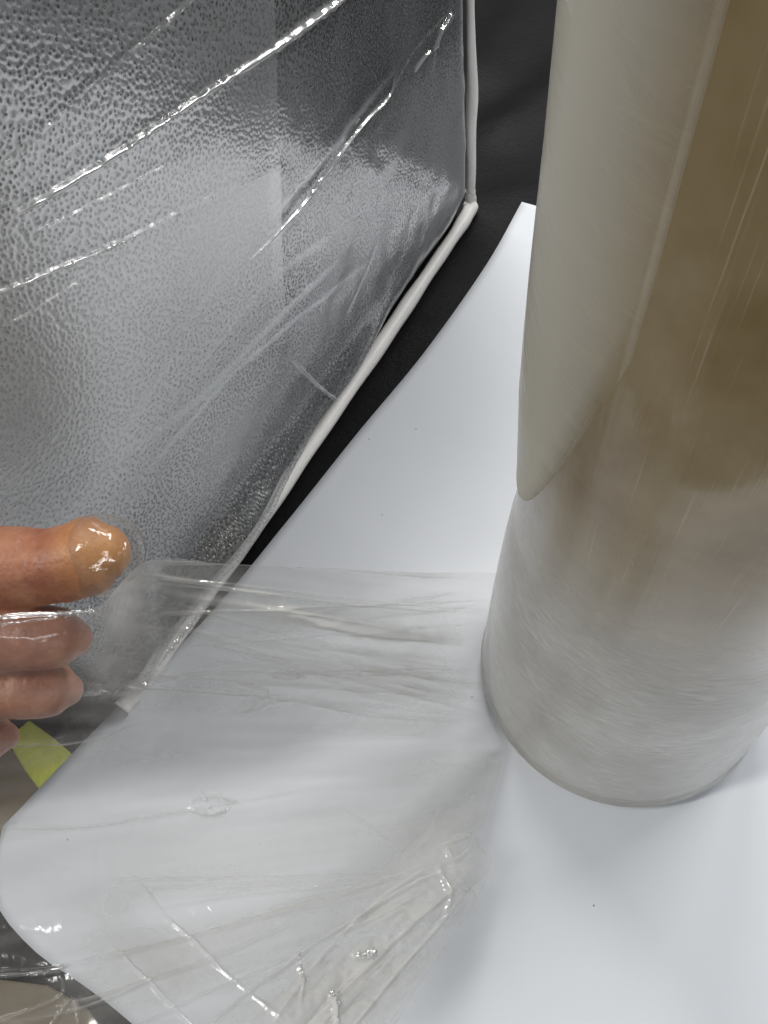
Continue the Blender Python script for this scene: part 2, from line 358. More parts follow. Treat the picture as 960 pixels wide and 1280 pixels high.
def build_case():
    nu, nv = 170, 150
    us = LEN*np.linspace(0, 1, nu); us = LEN*(.5-.5*np.cos(np.pi*us/LEN))*.35+us*.65
    vs = np.linspace(0, 1, nv); vs = HGT*((.5-.5*np.cos(np.pi*vs))*.5+vs*.5)
    Ug, Vg = np.meshgrid(us, vs, indexing='ij')
    Fr = np.stack([Ug.ravel(), bulge(Ug.ravel(), Vg.ravel()), Vg.ravel()], 1)
    mesh_obj('front_panel', Fr, grid_faces(nu, nv), LEATHER, case)
    # the body behind the front panel: a box with rounded uprights
    bm = bmesh.new(); bmesh.ops.create_cube(bm, size=1)
    for v in bm.verts: v.co = (LEN*(v.co.x+.5), -.0122-DEP*(.5-v.co.y), HGT*(v.co.z+.5))
    bmesh.ops.bevel(bm, geom=[e for e in bm.edges if all(v.co.y < -.1 for v in e.verts)], offset=.015, segments=4, affect='EDGES')
    me = bpy.data.meshes.new('body'); bm.to_mesh(me); bm.free(); me.materials.append(LEATHER)
    link(bpy.data.objects.new('body', me), case)
    # bottom and near piping, one run: from the sleeve at the far corner to the near corner and round it
    path = [(-.0005, .001, .0045), (.02, .0025, .0042), (.07, .0035, .004), (.13, .005, .004), (.20, .006, .004), (.26, .0065, .004), (.31, .0062, .004), (.338, .0055, .0042), (.3505, .005, .0044)]
    C = catmull(path, 8)
    rr = [.0040+.0003*math.sin(i*.37)+.0002*math.sin(i*1.1) for i in range(len(C))]
    V, Fc = tube(C, rr, 18); mesh_obj('piping', V, Fc, PIPING, case)
    # the far upright piping, thinner and a little wavy, in its own run
    path = [(-.001, -.0005, .011), (-.0012, .000, .03), (.0002, .0005, .055), (-.0022, .0004, .075), (-.0010, .0002, .10), (-.0002, .0002, .13), (-.0012, .0002, .18), (-.001, 0, .28)]
    C = catmull(path, 10); rr = [np.interp(c[2], [.0, .045, .07, .085, .115, .2], [.0027, .0029, .0032, .0027, .0019, .0018]) for c in C]
    V, Fc = tube(C, rr, 16); mesh_obj('piping', V, Fc, PIPING, case)
    # plastic sleeve where the two runs meet
    C = catmull([(-.0010, -.0005, .0145), (-.0011, -.0004, .010), (-.0012, -.0003, .0062), (.0030, .0000, .0046)], 8)
    V, Fc = tube(C, [.0031]*8+[.00345]*8+[.0038]*9, 18); mesh_obj('piping_sleeve', V, Fc, PIPING, case)
build_case()

# ---------------------------------------------------------------- film wrapped over the case
CASE_FOLDS = [  # pixels along the fold, width m, height m, layers
    ([(-60, 268), (20, 203), (120, 110), (240, 0), (300, -55)], .0011, .0016, .5),
    ([(-60, 320), (0, 285), (130, 205), (250, 122), (350, 58), (430, 0), (500, -50)], .0016, .0032, 1.6),
    ([(40, 295), (110, 255), (165, 232), (225, 200)], .0010, .0016, .7),
    ([(-60, 398), (0, 370), (150, 305), (260, 250), (356, 208)], .0013, .0024, .9),
    ([(-40, 408), (20, 402), (75, 370), (120, 340)], .0010, .0012, .4),
    ([(230, 420), (340, 290), (430, 180), (497, 92)], .0026, .0034, .9),
    ([(330, 340), (420, 215), (490, 118)], .0010, .0016, .5),
    ([(100, 650), (160, 545), (230, 440)], .0032, -.0030, .2),
    ([(250, 470), (340, 360), (420, 300)], .0030, .0016, .3),
    ([(120, 600), (260, 500), (430, 330)], .0028, .0018, .4),
    ([(180, 600), (300, 470), (470, 330)], .0022, .0014, .3),
    ([(-20, 545), (20, 543), (42, 546)], .0012, .0018, .8),
    ([(470, 160), (520, 70), (570, 10)], .0012, .0014, .2),
    ([(545, 100), (552, 50), (575, 15)], .0014, .0018, .3),
    ([(375, 455), (395, 475), (410, 498)], .0013, .0016, .5),
    ([(440, 400), (465, 345), (480, 300)], .0026, -.0026, .1),
]
def cling(X):
    """how tightly the film sits on the grain: tight high up on the near half, looser below"""
    t = np.clip((X[:, 1]-.150)/.05, 0, 1)*np.clip((X[:, 0]-.06)/.08, 0, 1)
    return np.clip(.40+.65*t+.5*vnoise(X, 22, 40), .1, 1)
def film_on_case(name, hem, off, seed, nu, nv, u0, u1, v1, layers0, parent=None, lab=None):
    us = np.linspace(u0, u1, nu); out = []
    hu = np.array([h[0] for h in hem]); hv = np.array([h[1] for h in hem]); o_ = np.argsort(hu)
    for u in us:
        v0 = np.interp(u, hu[o_], hv[o_])
        out.append(np.stack([np.full(nv, u), v0+(v1-v0)*np.linspace(0, 1, nv)], 1))
    X = np.vstack(out)
    h = off+bulge(np.clip(X[:, 0], .0, LEN), np.clip(X[:, 1], .0, HGT))
    lay = np.full(len(X), layers0)
    for line, w, a, l in CASE_FOLDS:
        w, a, l = w*.5, a*.05, l*9.0
        L_ = [face_uv(p, .004) for p in line]
        d, r, s = poly_dist(X, L_); tp = np.clip(np.sin(np.pi*np.clip(r, .02, .98))*2.2, 0, 1)
        jag = 1+.55*vnoise(X, 700, seed+11)
        g = np.exp(-(d/(w*jag))**2)*tp
        h += a*g; lay += l*g
    h += .0012*(vnoise(X, 38, seed)+.5)+.0006*vnoise(X, 120, seed+1)
    lay *= 1+.55*vnoise(X, 16, seed+2)+.35*vnoise(X, 45, seed+3)
    thin = np.clip((.17-X[:, 0])/.06, 0, 1)*np.clip((X[:, 1]-.085-.12*X[:, 0])/.03, 0, 1)
    lay = lay*(1-.8*thin)*(1-.65*np.clip((.045-X[:, 1])/.015, 0, 1)*np.clip((X[:, 0]-.05)/.1, 0, 1))
    o = mesh_obj(name, np.c_[X[:, 0], h, X[:, 1]], grid_faces(nu, nv), FILM_CASE, parent)
    at_ = o.data.attributes.new('layers', 'FLOAT', 'POINT'); at_.data.foreach_set('value', np.clip(lay, .1, 14).astype(np.float32))
    a_ = o.data.attributes.new('cling', 'FLOAT', 'POINT'); a_.data.foreach_set('value', cling(X).astype(np.float32))
    return o
wrap = empty('film_wrap', A, RZ)
tag(wrap, 'clear creased plastic film wrapped over the black leather case', 'plastic film')
hem = [face_uv(p, .0) for p in [(572, 250), (554, 292), (520, 345), (479, 405), (445, 460), (412, 507), (368, 575), (325, 642), (292, 690), (250, 745), (200, 805), (165, 850)]]
hem = [(-.01, hem[0][1])]+[(float(a), max(.004, float(b))) for a, b in hem]+[(LEN+.01, .004)]
film_on_case('film_layer', hem, .0035, 21, 640, 540, .003, LEN+.002, HGT+.004, 1.0, wrap)
# a second turn of film that ends in a straight upright edge
def second_turn():
    e0, e1 = face_uv((345, 45), .004), face_uv((359, 372), .004)
    nu, nv = 150, 150; out = []
    for i in range(nu):
        for j in range(nv):
            v = e1[1]-.012+(HGT-e1[1]+.012)*j/(nv-1)
            ue = e1[0]+(e0[0]-e1[0])*(v-e1[1])/(e0[1]-e1[1])
            u = ue+(LEN+.002-ue)*i/(nv-1); out.append((u, v))
    X = np.array(out)
    h = .0062+bulge(np.clip(X[:, 0], 0, LEN), np.clip(X[:, 1], 0, HGT))+.001*(vnoise(X, 30, 8)+.5)
    for line, w, a, l in CASE_FOLDS[:5]:
        d, r, s = poly_dist(X, [face_uv(p, .004) for p in line]); h += .05*a*np.exp(-(d/(w*1.3))**2)
    low = np.clip((X[:, 1]-(e1[1]-.012))/.03, 0, 1)
    o = mesh_obj('film_layer', np.c_[X[:, 0], h, X[:, 1]], grid_faces(nu, nv), FILM_CASE, wrap)
    a_ = o.data.attributes.new('layers', 'FLOAT', 'POINT'); a_.data.foreach_set('value', (low*(1.2+.5*vnoise(X, 20, 9))).astype(np.float32))
    a_ = o.data.attributes.new('cling', 'FLOAT', 'POINT'); a_.data.foreach_set('value', (.8*cling(X)).astype(np.float32))
second_turn()

FILM_RUFFLE = film_mat('clear_film_ruffle', .24, (.9, .9, .89), .22, .06, 'tip', bump=.0001)
FILM_FOLD = film_mat('clear_film_rolled_fold', .30, (.92, .92, .91), .42, .24, 'tip', bump=.0001)
def ruffle(name, pos, line, width, amp, wave, parent, seed, gap=.35, tube_h=.5, lay_k=2.0, mat=None):
    """a tightly gathered seam in the film: a narrow strip of small standing ruffles along a crease"""
    C = catmull(line, 12); Q = np.array([np.r_[pos(p)] for p in C]); P, Nn = Q[:, :3], Q[:, 3:]
    L = float(np.linalg.norm(np.diff(P, axis=0), axis=1).sum()); n = max(12, int(L/.00022)); m = 9
    R = resample(np.c_[P, Nn], n); P, Nn = R[:, :3], R[:, 3:]; T = np.gradient(P, axis=0); T /= np.linalg.norm(T, axis=1)[:, None]
    Sd = np.cross(Nn, T); Sd /= np.linalg.norm(Sd, axis=1)[:, None]
    V = []; x = np.linspace(0, L, n); k = np.linspace(-1, 1, m)
    X = np.stack([np.repeat(x, m), np.tile(k*width, n)], 1)
    here = np.clip((vnoise(X*np.array([1, 0]), .22/wave, seed+2)+.5-gap)*5, 0, 1)
    h = amp*(vnoise(X, 1/wave, seed)*1.5+vnoise(X, 2.3/wave, seed+1)*.7)*here+tube_h*width*np.exp(-(X[:, 1]/(width*.5))**2)
    en = np.clip(np.sin(np.pi*np.repeat(np.linspace(0, 1, n), m))*3, 0, 1)*(1-(X[:, 1]/width)**2)
    off = X[:, 1]*np.clip(np.sin(np.pi*np.repeat(np.linspace(.02, .98, n), m))*2.5, .1, 1)*(.6+.8*(vnoise(X*np.array([1, 0]), 300, seed+3)+.5))
    W3 = np.repeat(P, m, axis=0)+np.repeat(Sd, m, axis=0)*off[:, None]+np.repeat(Nn, m, axis=0)*(.0004+h*en)[:, None]
    o = mesh_obj(name, W3, grid_faces(n, m), mat or FILM_RUFFLE, parent)
    a_ = o.data.attributes.new('layers', 'FLOAT', 'POINT'); a_.data.foreach_set('value', ((.15+lay_k*np.exp(-(X[:, 1]/(width*.5))**2))*np.clip(en*1.2, .1, 1)*np.clip(.75+1.3*vnoise(X*np.array([1, 0]), 45, seed+5), .15, 1.4)).astype(np.float32))
    return o
def case_pos(p):
    u, v = face_uv(p, .004); return np.array([u, float(bulge(np.clip(u, 0, LEN), np.clip(v, 0, HGT)))+.0052, v]), np.array([0, 1.0, 0])
for k, (ln, wd, am, wv, gp) in enumerate([
        ([(20, 203), (120, 110), (240, 0), (262, -20)], .0011, .0005, .0022, .5), ([(0, 285), (130, 205), (250, 122), (350, 58), (430, 0), (460, -20)], .0018, .0009, .0018, .42),
        ([(60, 286), (110, 262), (165, 232), (225, 200)], .0010, .0008, .0012, .2), ([(0, 370), (150, 305), (260, 250), (356, 208)], .0014, .0009, .0016, .30),
        ([(0, 548), (20, 543), (42, 546)], .0012, .0008, .0014, .2), ([(2, 556), (22, 552), (36, 546)], .0009, .0007, .0012, .2),
        ([(380, 262), (450, 165), (488, 122), (497, 92)], .0012, .0006, .0026, .5), ([(542, 66), (550, 42), (560, 24), (566, 14)], .0022, .0010, .0018, .3), ([(518, 92), (530, 74), (540, 62)], .0014, .0008, .0018, .35),
        ([(376, 455), (394, 474), (410, 497)], .0012, .0007, .0022, .3),
        ([(262, 738), (210, 800), (160, 858), (118, 884)], .0045, .0016, .0022, .1), ([(250, 730), (205, 780), (150, 846)], .0030, .0012, .0018, .1)]):
    ruffle('film_ruffle', case_pos, ln, wd, am, wv, wrap, 100+7*k, gp, .95, (10, 12, 12, 14, 4, 4, 6, 3, 3, 3, 2.2, 1.2, .35, .2)[k])

for k, (ln, wd, ly) in enumerate([
        ([(-40, 245), (20, 203), (120, 110), (240, 0), (290, -48)], .0013, 9), ([(-40, 312), (0, 285), (130, 205), (250, 122), (350, 58), (430, 0), (480, -38)], .0021, 14),
        ([(40, 297), (110, 262), (165, 232), (225, 200)], .0011, 9), ([(-40, 390), (0, 370), (150, 305), (260, 250), (356, 208)], .0017, 12), ([(300, 345), (380, 262), (450, 165), (488, 122), (499, 90)], .0016, 2.2),
        ([(-30, 412), (20, 404), (75, 372), (118, 342)], .0010, 5)]):
    ruffle('film_fold', case_pos, ln, wd, .00012, .004, wrap, 200+7*k, .2, .9, ly, FILM_FOLD)

# ---------------------------------------------------------------- roll of stretch film
RC = np.array([.2616, .3225])*H; RTOP = .36
roll = empty('film_roll', (RC[0], RC[1], .0026))
tag(roll, 'thick roll of amber clear stretch film standing upright on white paper', 'film roll')
def lathe(prof, n=128, wob=None):
    V = []; 
    for (r, z) in prof:
        for k in range(n):
            a = 2*math.pi*k/n; rr = r if wob is None else r*(1+wob(a, z)); V.append((rr*math.cos(a), rr*math.sin(a), z))
    Fc = []
    for i in range(len(prof)-1):
        for k in range(n):
            Fc.append((i*n+k, i*n+(k+1) % n, (i+1)*n+(k+1) % n, (i+1)*n+k))
    return V, Fc
def build_roll():
    zz = [0, .0155, .031, .0465, .062, .0775, .093, .1085, .118, .124, .1395, .155, .1705, .186, .2015, .2325, .2635, .30, RTOP]
    r_ = [.0540, .0536, .0528, .0520, .0510, .0500, .0488, .0474, .0462, .0459, .0457, .0462, .0467, .0466, .0464, .0456, .0452, .0450, .0450]
    C = catmull(np.stack([r_, zz], 1), 6)
    # slightly uneven ends of the turns near the foot
    prof = [(.018, .0), (.0465, .0), (.0492, .0008), (.0512, .0020), (.0524, .0034)]+[(r+(.00075*(-1)**int(z/.0026) if z < .0125 else 0), z) for r, z in C if z > .0050]+[(.0440, RTOP+.001), (.018, RTOP+.001)]
    V, Fc = lathe(prof, 160, lambda a, z: .004*math.sin(2*a+z*9)+.0025*math.sin(5*a-z*23))
    mesh_obj('film_winding', V, Fc, ROLL, roll)
    # added shell, pale reflection painted on; rounded lower edge, straight edge up the front
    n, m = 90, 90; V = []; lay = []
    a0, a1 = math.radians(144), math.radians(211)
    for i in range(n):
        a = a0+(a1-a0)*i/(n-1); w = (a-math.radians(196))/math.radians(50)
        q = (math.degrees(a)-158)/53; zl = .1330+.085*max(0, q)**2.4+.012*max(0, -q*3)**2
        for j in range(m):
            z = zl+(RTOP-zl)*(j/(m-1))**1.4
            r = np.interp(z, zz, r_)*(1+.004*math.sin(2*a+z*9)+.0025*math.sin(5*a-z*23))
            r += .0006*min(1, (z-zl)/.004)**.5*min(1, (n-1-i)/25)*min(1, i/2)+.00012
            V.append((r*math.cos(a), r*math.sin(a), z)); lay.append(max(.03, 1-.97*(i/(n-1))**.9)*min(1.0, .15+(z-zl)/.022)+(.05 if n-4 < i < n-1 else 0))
    o = mesh_obj('painted_reflection', V, grid_faces(n, m), PAINTED_REFLECTION, roll)
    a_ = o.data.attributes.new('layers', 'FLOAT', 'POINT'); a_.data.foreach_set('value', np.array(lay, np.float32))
    prof = [(.0165, -.0012), (.0195, -.0012), (.0195, RTOP+.006), (.0165, RTOP+.006), (.0165, -.0012)]
    V, Fc = lathe(prof, 48); mesh_obj('core_tube', V, Fc, CORE, roll)
PAINTED_REFLECTION = film_mat('painted_reflection_film', .97, (.97, .95, .84), .06, .10, 'web', tint=(.93, .92, .86), bump=.0004)  # milky cream stands in for the light reflected on the roll
build_roll()

# ---------------------------------------------------------------- the film pulled off the roll
ROWS = [  # each row of the web from the roll (right) to the hand (left): pixel and height z
    [(628, 716, .084), (480, 712, .100), (300, 706, .122), (185, 700, .138), (112, 762, .152), (0, 768, .160), (-80, 770, .166)],
    [(620, 770, .060), (480, 770, .084), (330, 760, .108), (190, 742, .130), (110, 790, .150), (0, 800, .158), (-80, 802, .162)],
    [(616, 830, .034), (480, 835, .066), (330, 830, .092), (190, 826, .116), (100, 840, .142), (0, 850, .150), (-80, 852, .154)],
    [(626, 895, .012), (490, 900, .044), (340, 905, .072), (200, 900, .098), (100, 905, .122), (0, 920, .136), (-80, 925, .140)],
    [(634, 936, .005), (500, 975, .030), (350, 990, .056), (210, 985, .080), (105, 985, .102), (0, 1000, .118), (-80, 1010, .124)],
    [(604, 1038, .012), (500, 1050, .030), (355, 1075, .052), (215, 1085, .074), (105, 1085, .094), (0, 1090, .108), (-80, 1095, .114)],
    [(613, 1082, .016), (520, 1120, .034), (370, 1165, .058), (220, 1190, .080), (105, 1205, .098), (0, 1215, .108), (-80, 1218, .112)],
    [(582, 1146, .024), (500, 1190, .042), (370, 1230, .066), (225, 1255, .086), (105, 1275, .100), (0, 1290, .108), (-80, 1295, .112)],
    [(520, 1238, .044), (450, 1285, .062), (350, 1330, .080), (225, 1350, .094), (105, 1370, .104), (0, 1380, .110), (-80, 1390, .114)],
    [(470, 1330, .066), (420, 1370, .076), (330, 1410, .088), (225, 1430, .098), (105, 1440, .106), (0, 1450, .112), (-80, 1460, .116)],
]
WEB_FOLDS = [  # pixels, width px, height m (sign), extra layers
    ([(165, 702), (290, 704), (440, 712), (606, 722)], 3.0, .0010, .8),
    ([(175, 716), (260, 730), (330, 742), (362, 745)], 3.5, .0014, 1.6),
    ([(175, 725), (300, 738), (450, 755), (602, 765)], 2.6, .0009, .9),
    ([(190, 740), (330, 760), (450, 788), (590, 802)], 8, .0022, 1.7),
    ([(300, 752), (420, 772), (590, 803)], 2.2, .0008, 1.0),
    ([(350, 790), (470, 840), (580, 880)], 5, .0010, .5),
    ([(380, 840), (470, 870), (560, 890)], 4, .0009, .5),
    ([(330, 800), (450, 815), (570, 860)], 6, .0010, .4),
    ([(150, 857), (250, 863), (350, 868)], 2.2, .0009, 1.2),
    ([(180, 848), (230, 840), (262, 838)], 6, .0010, 1.3),
    ([(295, 850), (330, 862), (300, 892)], 5, .0010, 1.2),
    ([(300, 890), (350, 872), (366, 866)], 5, .0008, .9),
    ([(330, 838), (360, 845), (375, 838)], 4, .0012, .8),
    ([(365, 868), (450, 890), (510, 897), (520, 915)], 4, .0009, .6),
    ([(0, 1035), (120, 1032), (250, 1010), (400, 985)], 3.5, .0009, .7),
    ([(-60, 925), (40, 930), (110, 925), (170, 905)], 3, .0014, 1.0),
    ([(-60, 945), (30, 930), (90, 920)], 2.4, .0012, .8),
    ([(-60, 1216), (0, 1215), (60, 1211), (90, 1205)], 2.2, .0022, 1.0),
    ([(-60, 1222), (0, 1221), (50, 1219), (85, 1214)], 2.0, .0018, .8),
    ([(60, 1212), (200, 1182), (340, 1145), (470, 1105), (560, 1070)], 3.5, .0013, .9),
    ([(60, 1262), (150, 1238), (260, 1200), (380, 1150)], 3.5, .0013, .9),
    ([(-40, 1282), (80, 1268), (200, 1222)], 2.6, .0010, .6),
    ([(155, 1088), (230, 1165), (310, 1240), (360, 1290)], 3, .0012, .6),
    ([(140, 1182), (200, 1240), (260, 1300)], 3, .0010, .5),
    ([(250, 1290), (340, 1220), (420, 1165), (520, 1105), (575, 1085)], 3.2, .0020, 1.5),
    ([(380, 1290), (450, 1220), (520, 1150), (580, 1100)], 5, .0022, 1.3),
    ([(430, 1300), (490, 1225), (545, 1160), (596, 1095)], 4, .0024, 1.4),
    ([(470, 1300), (530, 1220), (575, 1150)], 3, .0016, .9),
    ([(335, 1290), (395, 1205), (470, 1130), (545, 1080)], 4, .0018, 1.0),
    ([(372, 1196), (378, 1230), (372, 1262)], 3, .0014, .8),
    ([(560, 1050), (580, 1045), (596, 1060), (612, 1080)], 4, .0026, 1.8),
    ([(556, 1062), (566, 1078), (590, 1060)], 4, .0026, 1.5),
    ([(570, 1100), (590, 1120), (580, 1146)], 4, .0026, 1.6),
    ([(545, 1085), (560, 1120), (552, 1150)], 4, .0022, 1.2),
    ([(605, 1030), (575, 1050), (545, 1060)], 3, .0016, 1.0),
    ([(628, 945), (612, 1000), (598, 1040)], 4, .0010, 1.2),
    ([(430, 1010), (470, 1040), (490, 1062)], 4, .0008, .4),
    ([(240, 992), (262, 1000), (300, 1003)], 3, .0014, .9),
    ([(236, 1010), (258, 1018), (286, 1012)], 3, .0014, .8),
    ([(250, 985), (268, 1022)], 2.5, .0010, .7),
    ([(272, 990), (290, 1012)], 2.5, .0010, .7),
    ([(420, 1290), (414, 1262), (410, 1243)], 4, .0030, .6),
    ([(440, 1196), (455, 1198), (466, 1194)], 4, .0030, .5),
    ([(630, 940), (616, 990), (604, 1036)], 3.5, .0004, 3.2),
    ([(604, 1038), (613, 1082), (582, 1146), (520, 1238), (470, 1320)], 3.5, .0004, 3.2),
    ([(616, 925), (600, 985), (580, 1042)], 24, .0006, 1.5),
    ([(556, 1050), (575, 1085), (600, 1092)], 22, .0006, 1.6),
    ([(540, 1110), (460, 1200), (400, 1290)], 26, .0006, 1.0),
    ([(300, 752), (430, 778), (600, 803)], 12, .0006, 1.3),
    ([(120, 1135), (170, 1170), (240, 1235)], 38, .0004, .9),
    ([(110, 1200), (220, 1185), (330, 1150), (440, 1110)], 14, .0006, .9),
    ([(-40, 1290), (70, 1250), (75, 1215)], 3, .0010, .6),
    ([(60, 1290), (90, 1250), (100, 1290)], 3, .0010, .5),
]
web = empty('film_web', (0, 0, 0))
tag(web, 'sheet of clear plastic film stretched from the roll to the fingers', 'plastic film')
def build_web():
    R = np.array(ROWS, float)
    mu, mv = 80, 66
    a = np.array([catmull(r, mu) for r in R])                       # rows refined along the web
    G = np.array([catmull(a[:, k], mv) for k in range(a.shape[1])])  # then across it
    nu, nv = G.shape[:2]; G = G.reshape(-1, 3)
    V = np.array([at(g[:2], g[2]) for g in G])
    PX = G[:, :2].copy()
    Vg = V.reshape(nu, nv, 3)
    tu = np.gradient(Vg, axis=0); tv = np.gradient(Vg, axis=1); Nn = np.cross(tu, tv); Nn /= np.linalg.norm(Nn, axis=2)[..., None]+1e-12
    if (Nn[..., 2].mean() < 0): Nn = -Nn
    Nn = Nn.reshape(-1, 3)
    h = np.zeros(len(V)); lay = np.full(len(V), 1.0)
    edge = np.clip((np.linspace(0, 1, nu)[:, None]*np.ones(nv)).ravel()*9, 0, 1)
    fine = []
    rr = random.Random(5)
    for k in range(20):                                             # fine tension lines from the hand to the roll
        y0, y1 = rr.uniform(705, 860), rr.uniform(725, 905); a0, a1 = rr.uniform(150, 330), rr.uniform(585, 650)
        y0 = .6*y0+.4*(y1-25); fine.append(([(a0, y0), ((a0+a1)/2, (y0+y1)/2+rr.uniform(-3, 6)), (a1, y1)], rr.uniform(1.4, 3.2), rr.uniform(.0002, .0005), rr.uniform(.25, .9)))
    for k in range(12):                                             # and from the gathered knot to the lower left
        an = math.radians(rr.uniform(128, 196)); l0, l1 = rr.uniform(30, 160), rr.uniform(220, 560)
        fine.append(([(585+l0*math.cos(an), 1085+l0*math.sin(an)), (585+l1*math.cos(an+.05), 1085+l1*math.sin(an+.05))], rr.uniform(1.4, 3.0), rr.uniform(.0002, .0005), rr.uniform(.2, .7)))
    for line, w, amp, l in [(a, b*.75, c*.55, d*.8) for a, b, c, d in WEB_FOLDS]+fine:
        d, r, s = poly_dist(PX, catmull(line, 6)); tp = np.clip(np.sin(np.pi*np.clip(r, .01, .99))*2.0, 0, 1)
        g = np.exp(-(d/(w*(1+.5*vnoise(PX, .09, 4))))**2)*tp; h += amp*g*1.0; lay += l*g
        # film doubled on one side of a crease, fading out
        g2 = np.exp(-(d/(w*4.5)))*(s > 0)*tp; lay += .22*l*g2
    h += (.0022*vnoise(PX*np.array([.5, 1.5]), .011, 6)+.0007*vnoise(PX*np.array([.5, 1.6]), .03, 7)+.00012*vnoise(PX, .09, 8))*edge
    h *= .15+.85*edge
    # the bunched tail near the camera is crumpled
    bun = np.exp(-(poly_dist(PX, [(580, 1080), (470, 1190), (380, 1300)])[0]/55)**2)
    h += bun*(.0014*np.abs(vnoise(PX*np.array([1., 1.]) @ np.array([[.7, .7], [-.7, .7]])*np.array([.35, 1.3]), .05, 12))+.0006*vnoise(PX, .12, 13)); fac_ = vnoise(PX @ np.array([[.7, .7], [-.7, .7]])*np.array([.5, 1.2]), .034, 21)
    h += bun*.0030*np.abs(fac_); lay += bun*1.7+bun*1.5*np.exp(-(fac_/.03)**2)*1.8
    PR = np.stack([PX[:, 0], PX[:, 1]-.18*(PX[:, 0]-300)*np.clip((900-PX[:, 1])/200, -1.6, 1)], 1)
    rowp = (np.linspace(0, 1, nv)[None, :]*np.ones((nu, 1))).ravel()*0+(np.linspace(0, 1, nu)[:, None]*np.ones(nv)).ravel()
    lay *= .12+.88*np.clip(rowp*9, 0, 1)
    lay *= np.clip(1+1.0*vnoise(PR*np.array([.22, 1.5]), .022, 9)+.7*vnoise(PR*np.array([.18, 1.7]), .055, 10), .3, 3)
    lay *= 1-.55*np.exp(-(np.maximum(0, PX[:, 0]-60)/60)**2)*np.clip((1010-PX[:, 1])/40, 0, 1)
    lay *= 1-.45*np.clip((110-PX[:, 0])/60, 0, 1)*np.clip((PX[:, 1]-1090)/60, 0, 1)
    V = V+Nn*h[:, None]
    V[:, 2] = np.maximum(V[:, 2], .0045)
    o = mesh_obj('film_sheet', V, grid_faces(nu, nv), FILM_WEB, web)
    a_ = o.data.attributes.new('layers', 'FLOAT', 'POINT'); a_.data.foreach_set('value', np.clip(lay, .3, 7).astype(np.float32))
    def pos(p):
        i = int(((PX-np.array(p))**2).sum(1).argmin()); return V[i], Nn[i]
    for k, (ln, wd, am, wv, gp) in enumerate([
            ([(-20, 776), (30, 770), (80, 766), (116, 765)], .0009, .0007, .0011, .18), ([(-20, 784), (30, 779), (76, 773)], .0006, .0005, .0011, .35),
            ([(-20, 1221), (30, 1219), (60, 1215), (88, 1208)], .0010, .0009, .0012, .2), ([(438, 1196), (452, 1199), (467, 1195)], .0016, .0010, .0014, .2),
            ([(412, 1243), (413, 1256), (420, 1268)], .0014, .0010, .0018, .2), ([(236, 1003), (262, 996), (300, 1003)], .0011, .0005, .0024, .3), ([(246, 1016), (266, 1020), (288, 1010)], .0010, .0005, .0022, .3),
            ([(372, 1192), (376, 1212), (380, 1232)], .0010, .0007, .0016, .3), ([(336, 842), (356, 836), (384, 846)], .0016, .0008, .0022, .3)]):
        ruffle('film_ruffle', pos, ln, wd, am, wv, web, 300+7*k, gp, .4, (3, 2, 3, 2, 2, .6, .6, .8, .8)[k])
build_web()

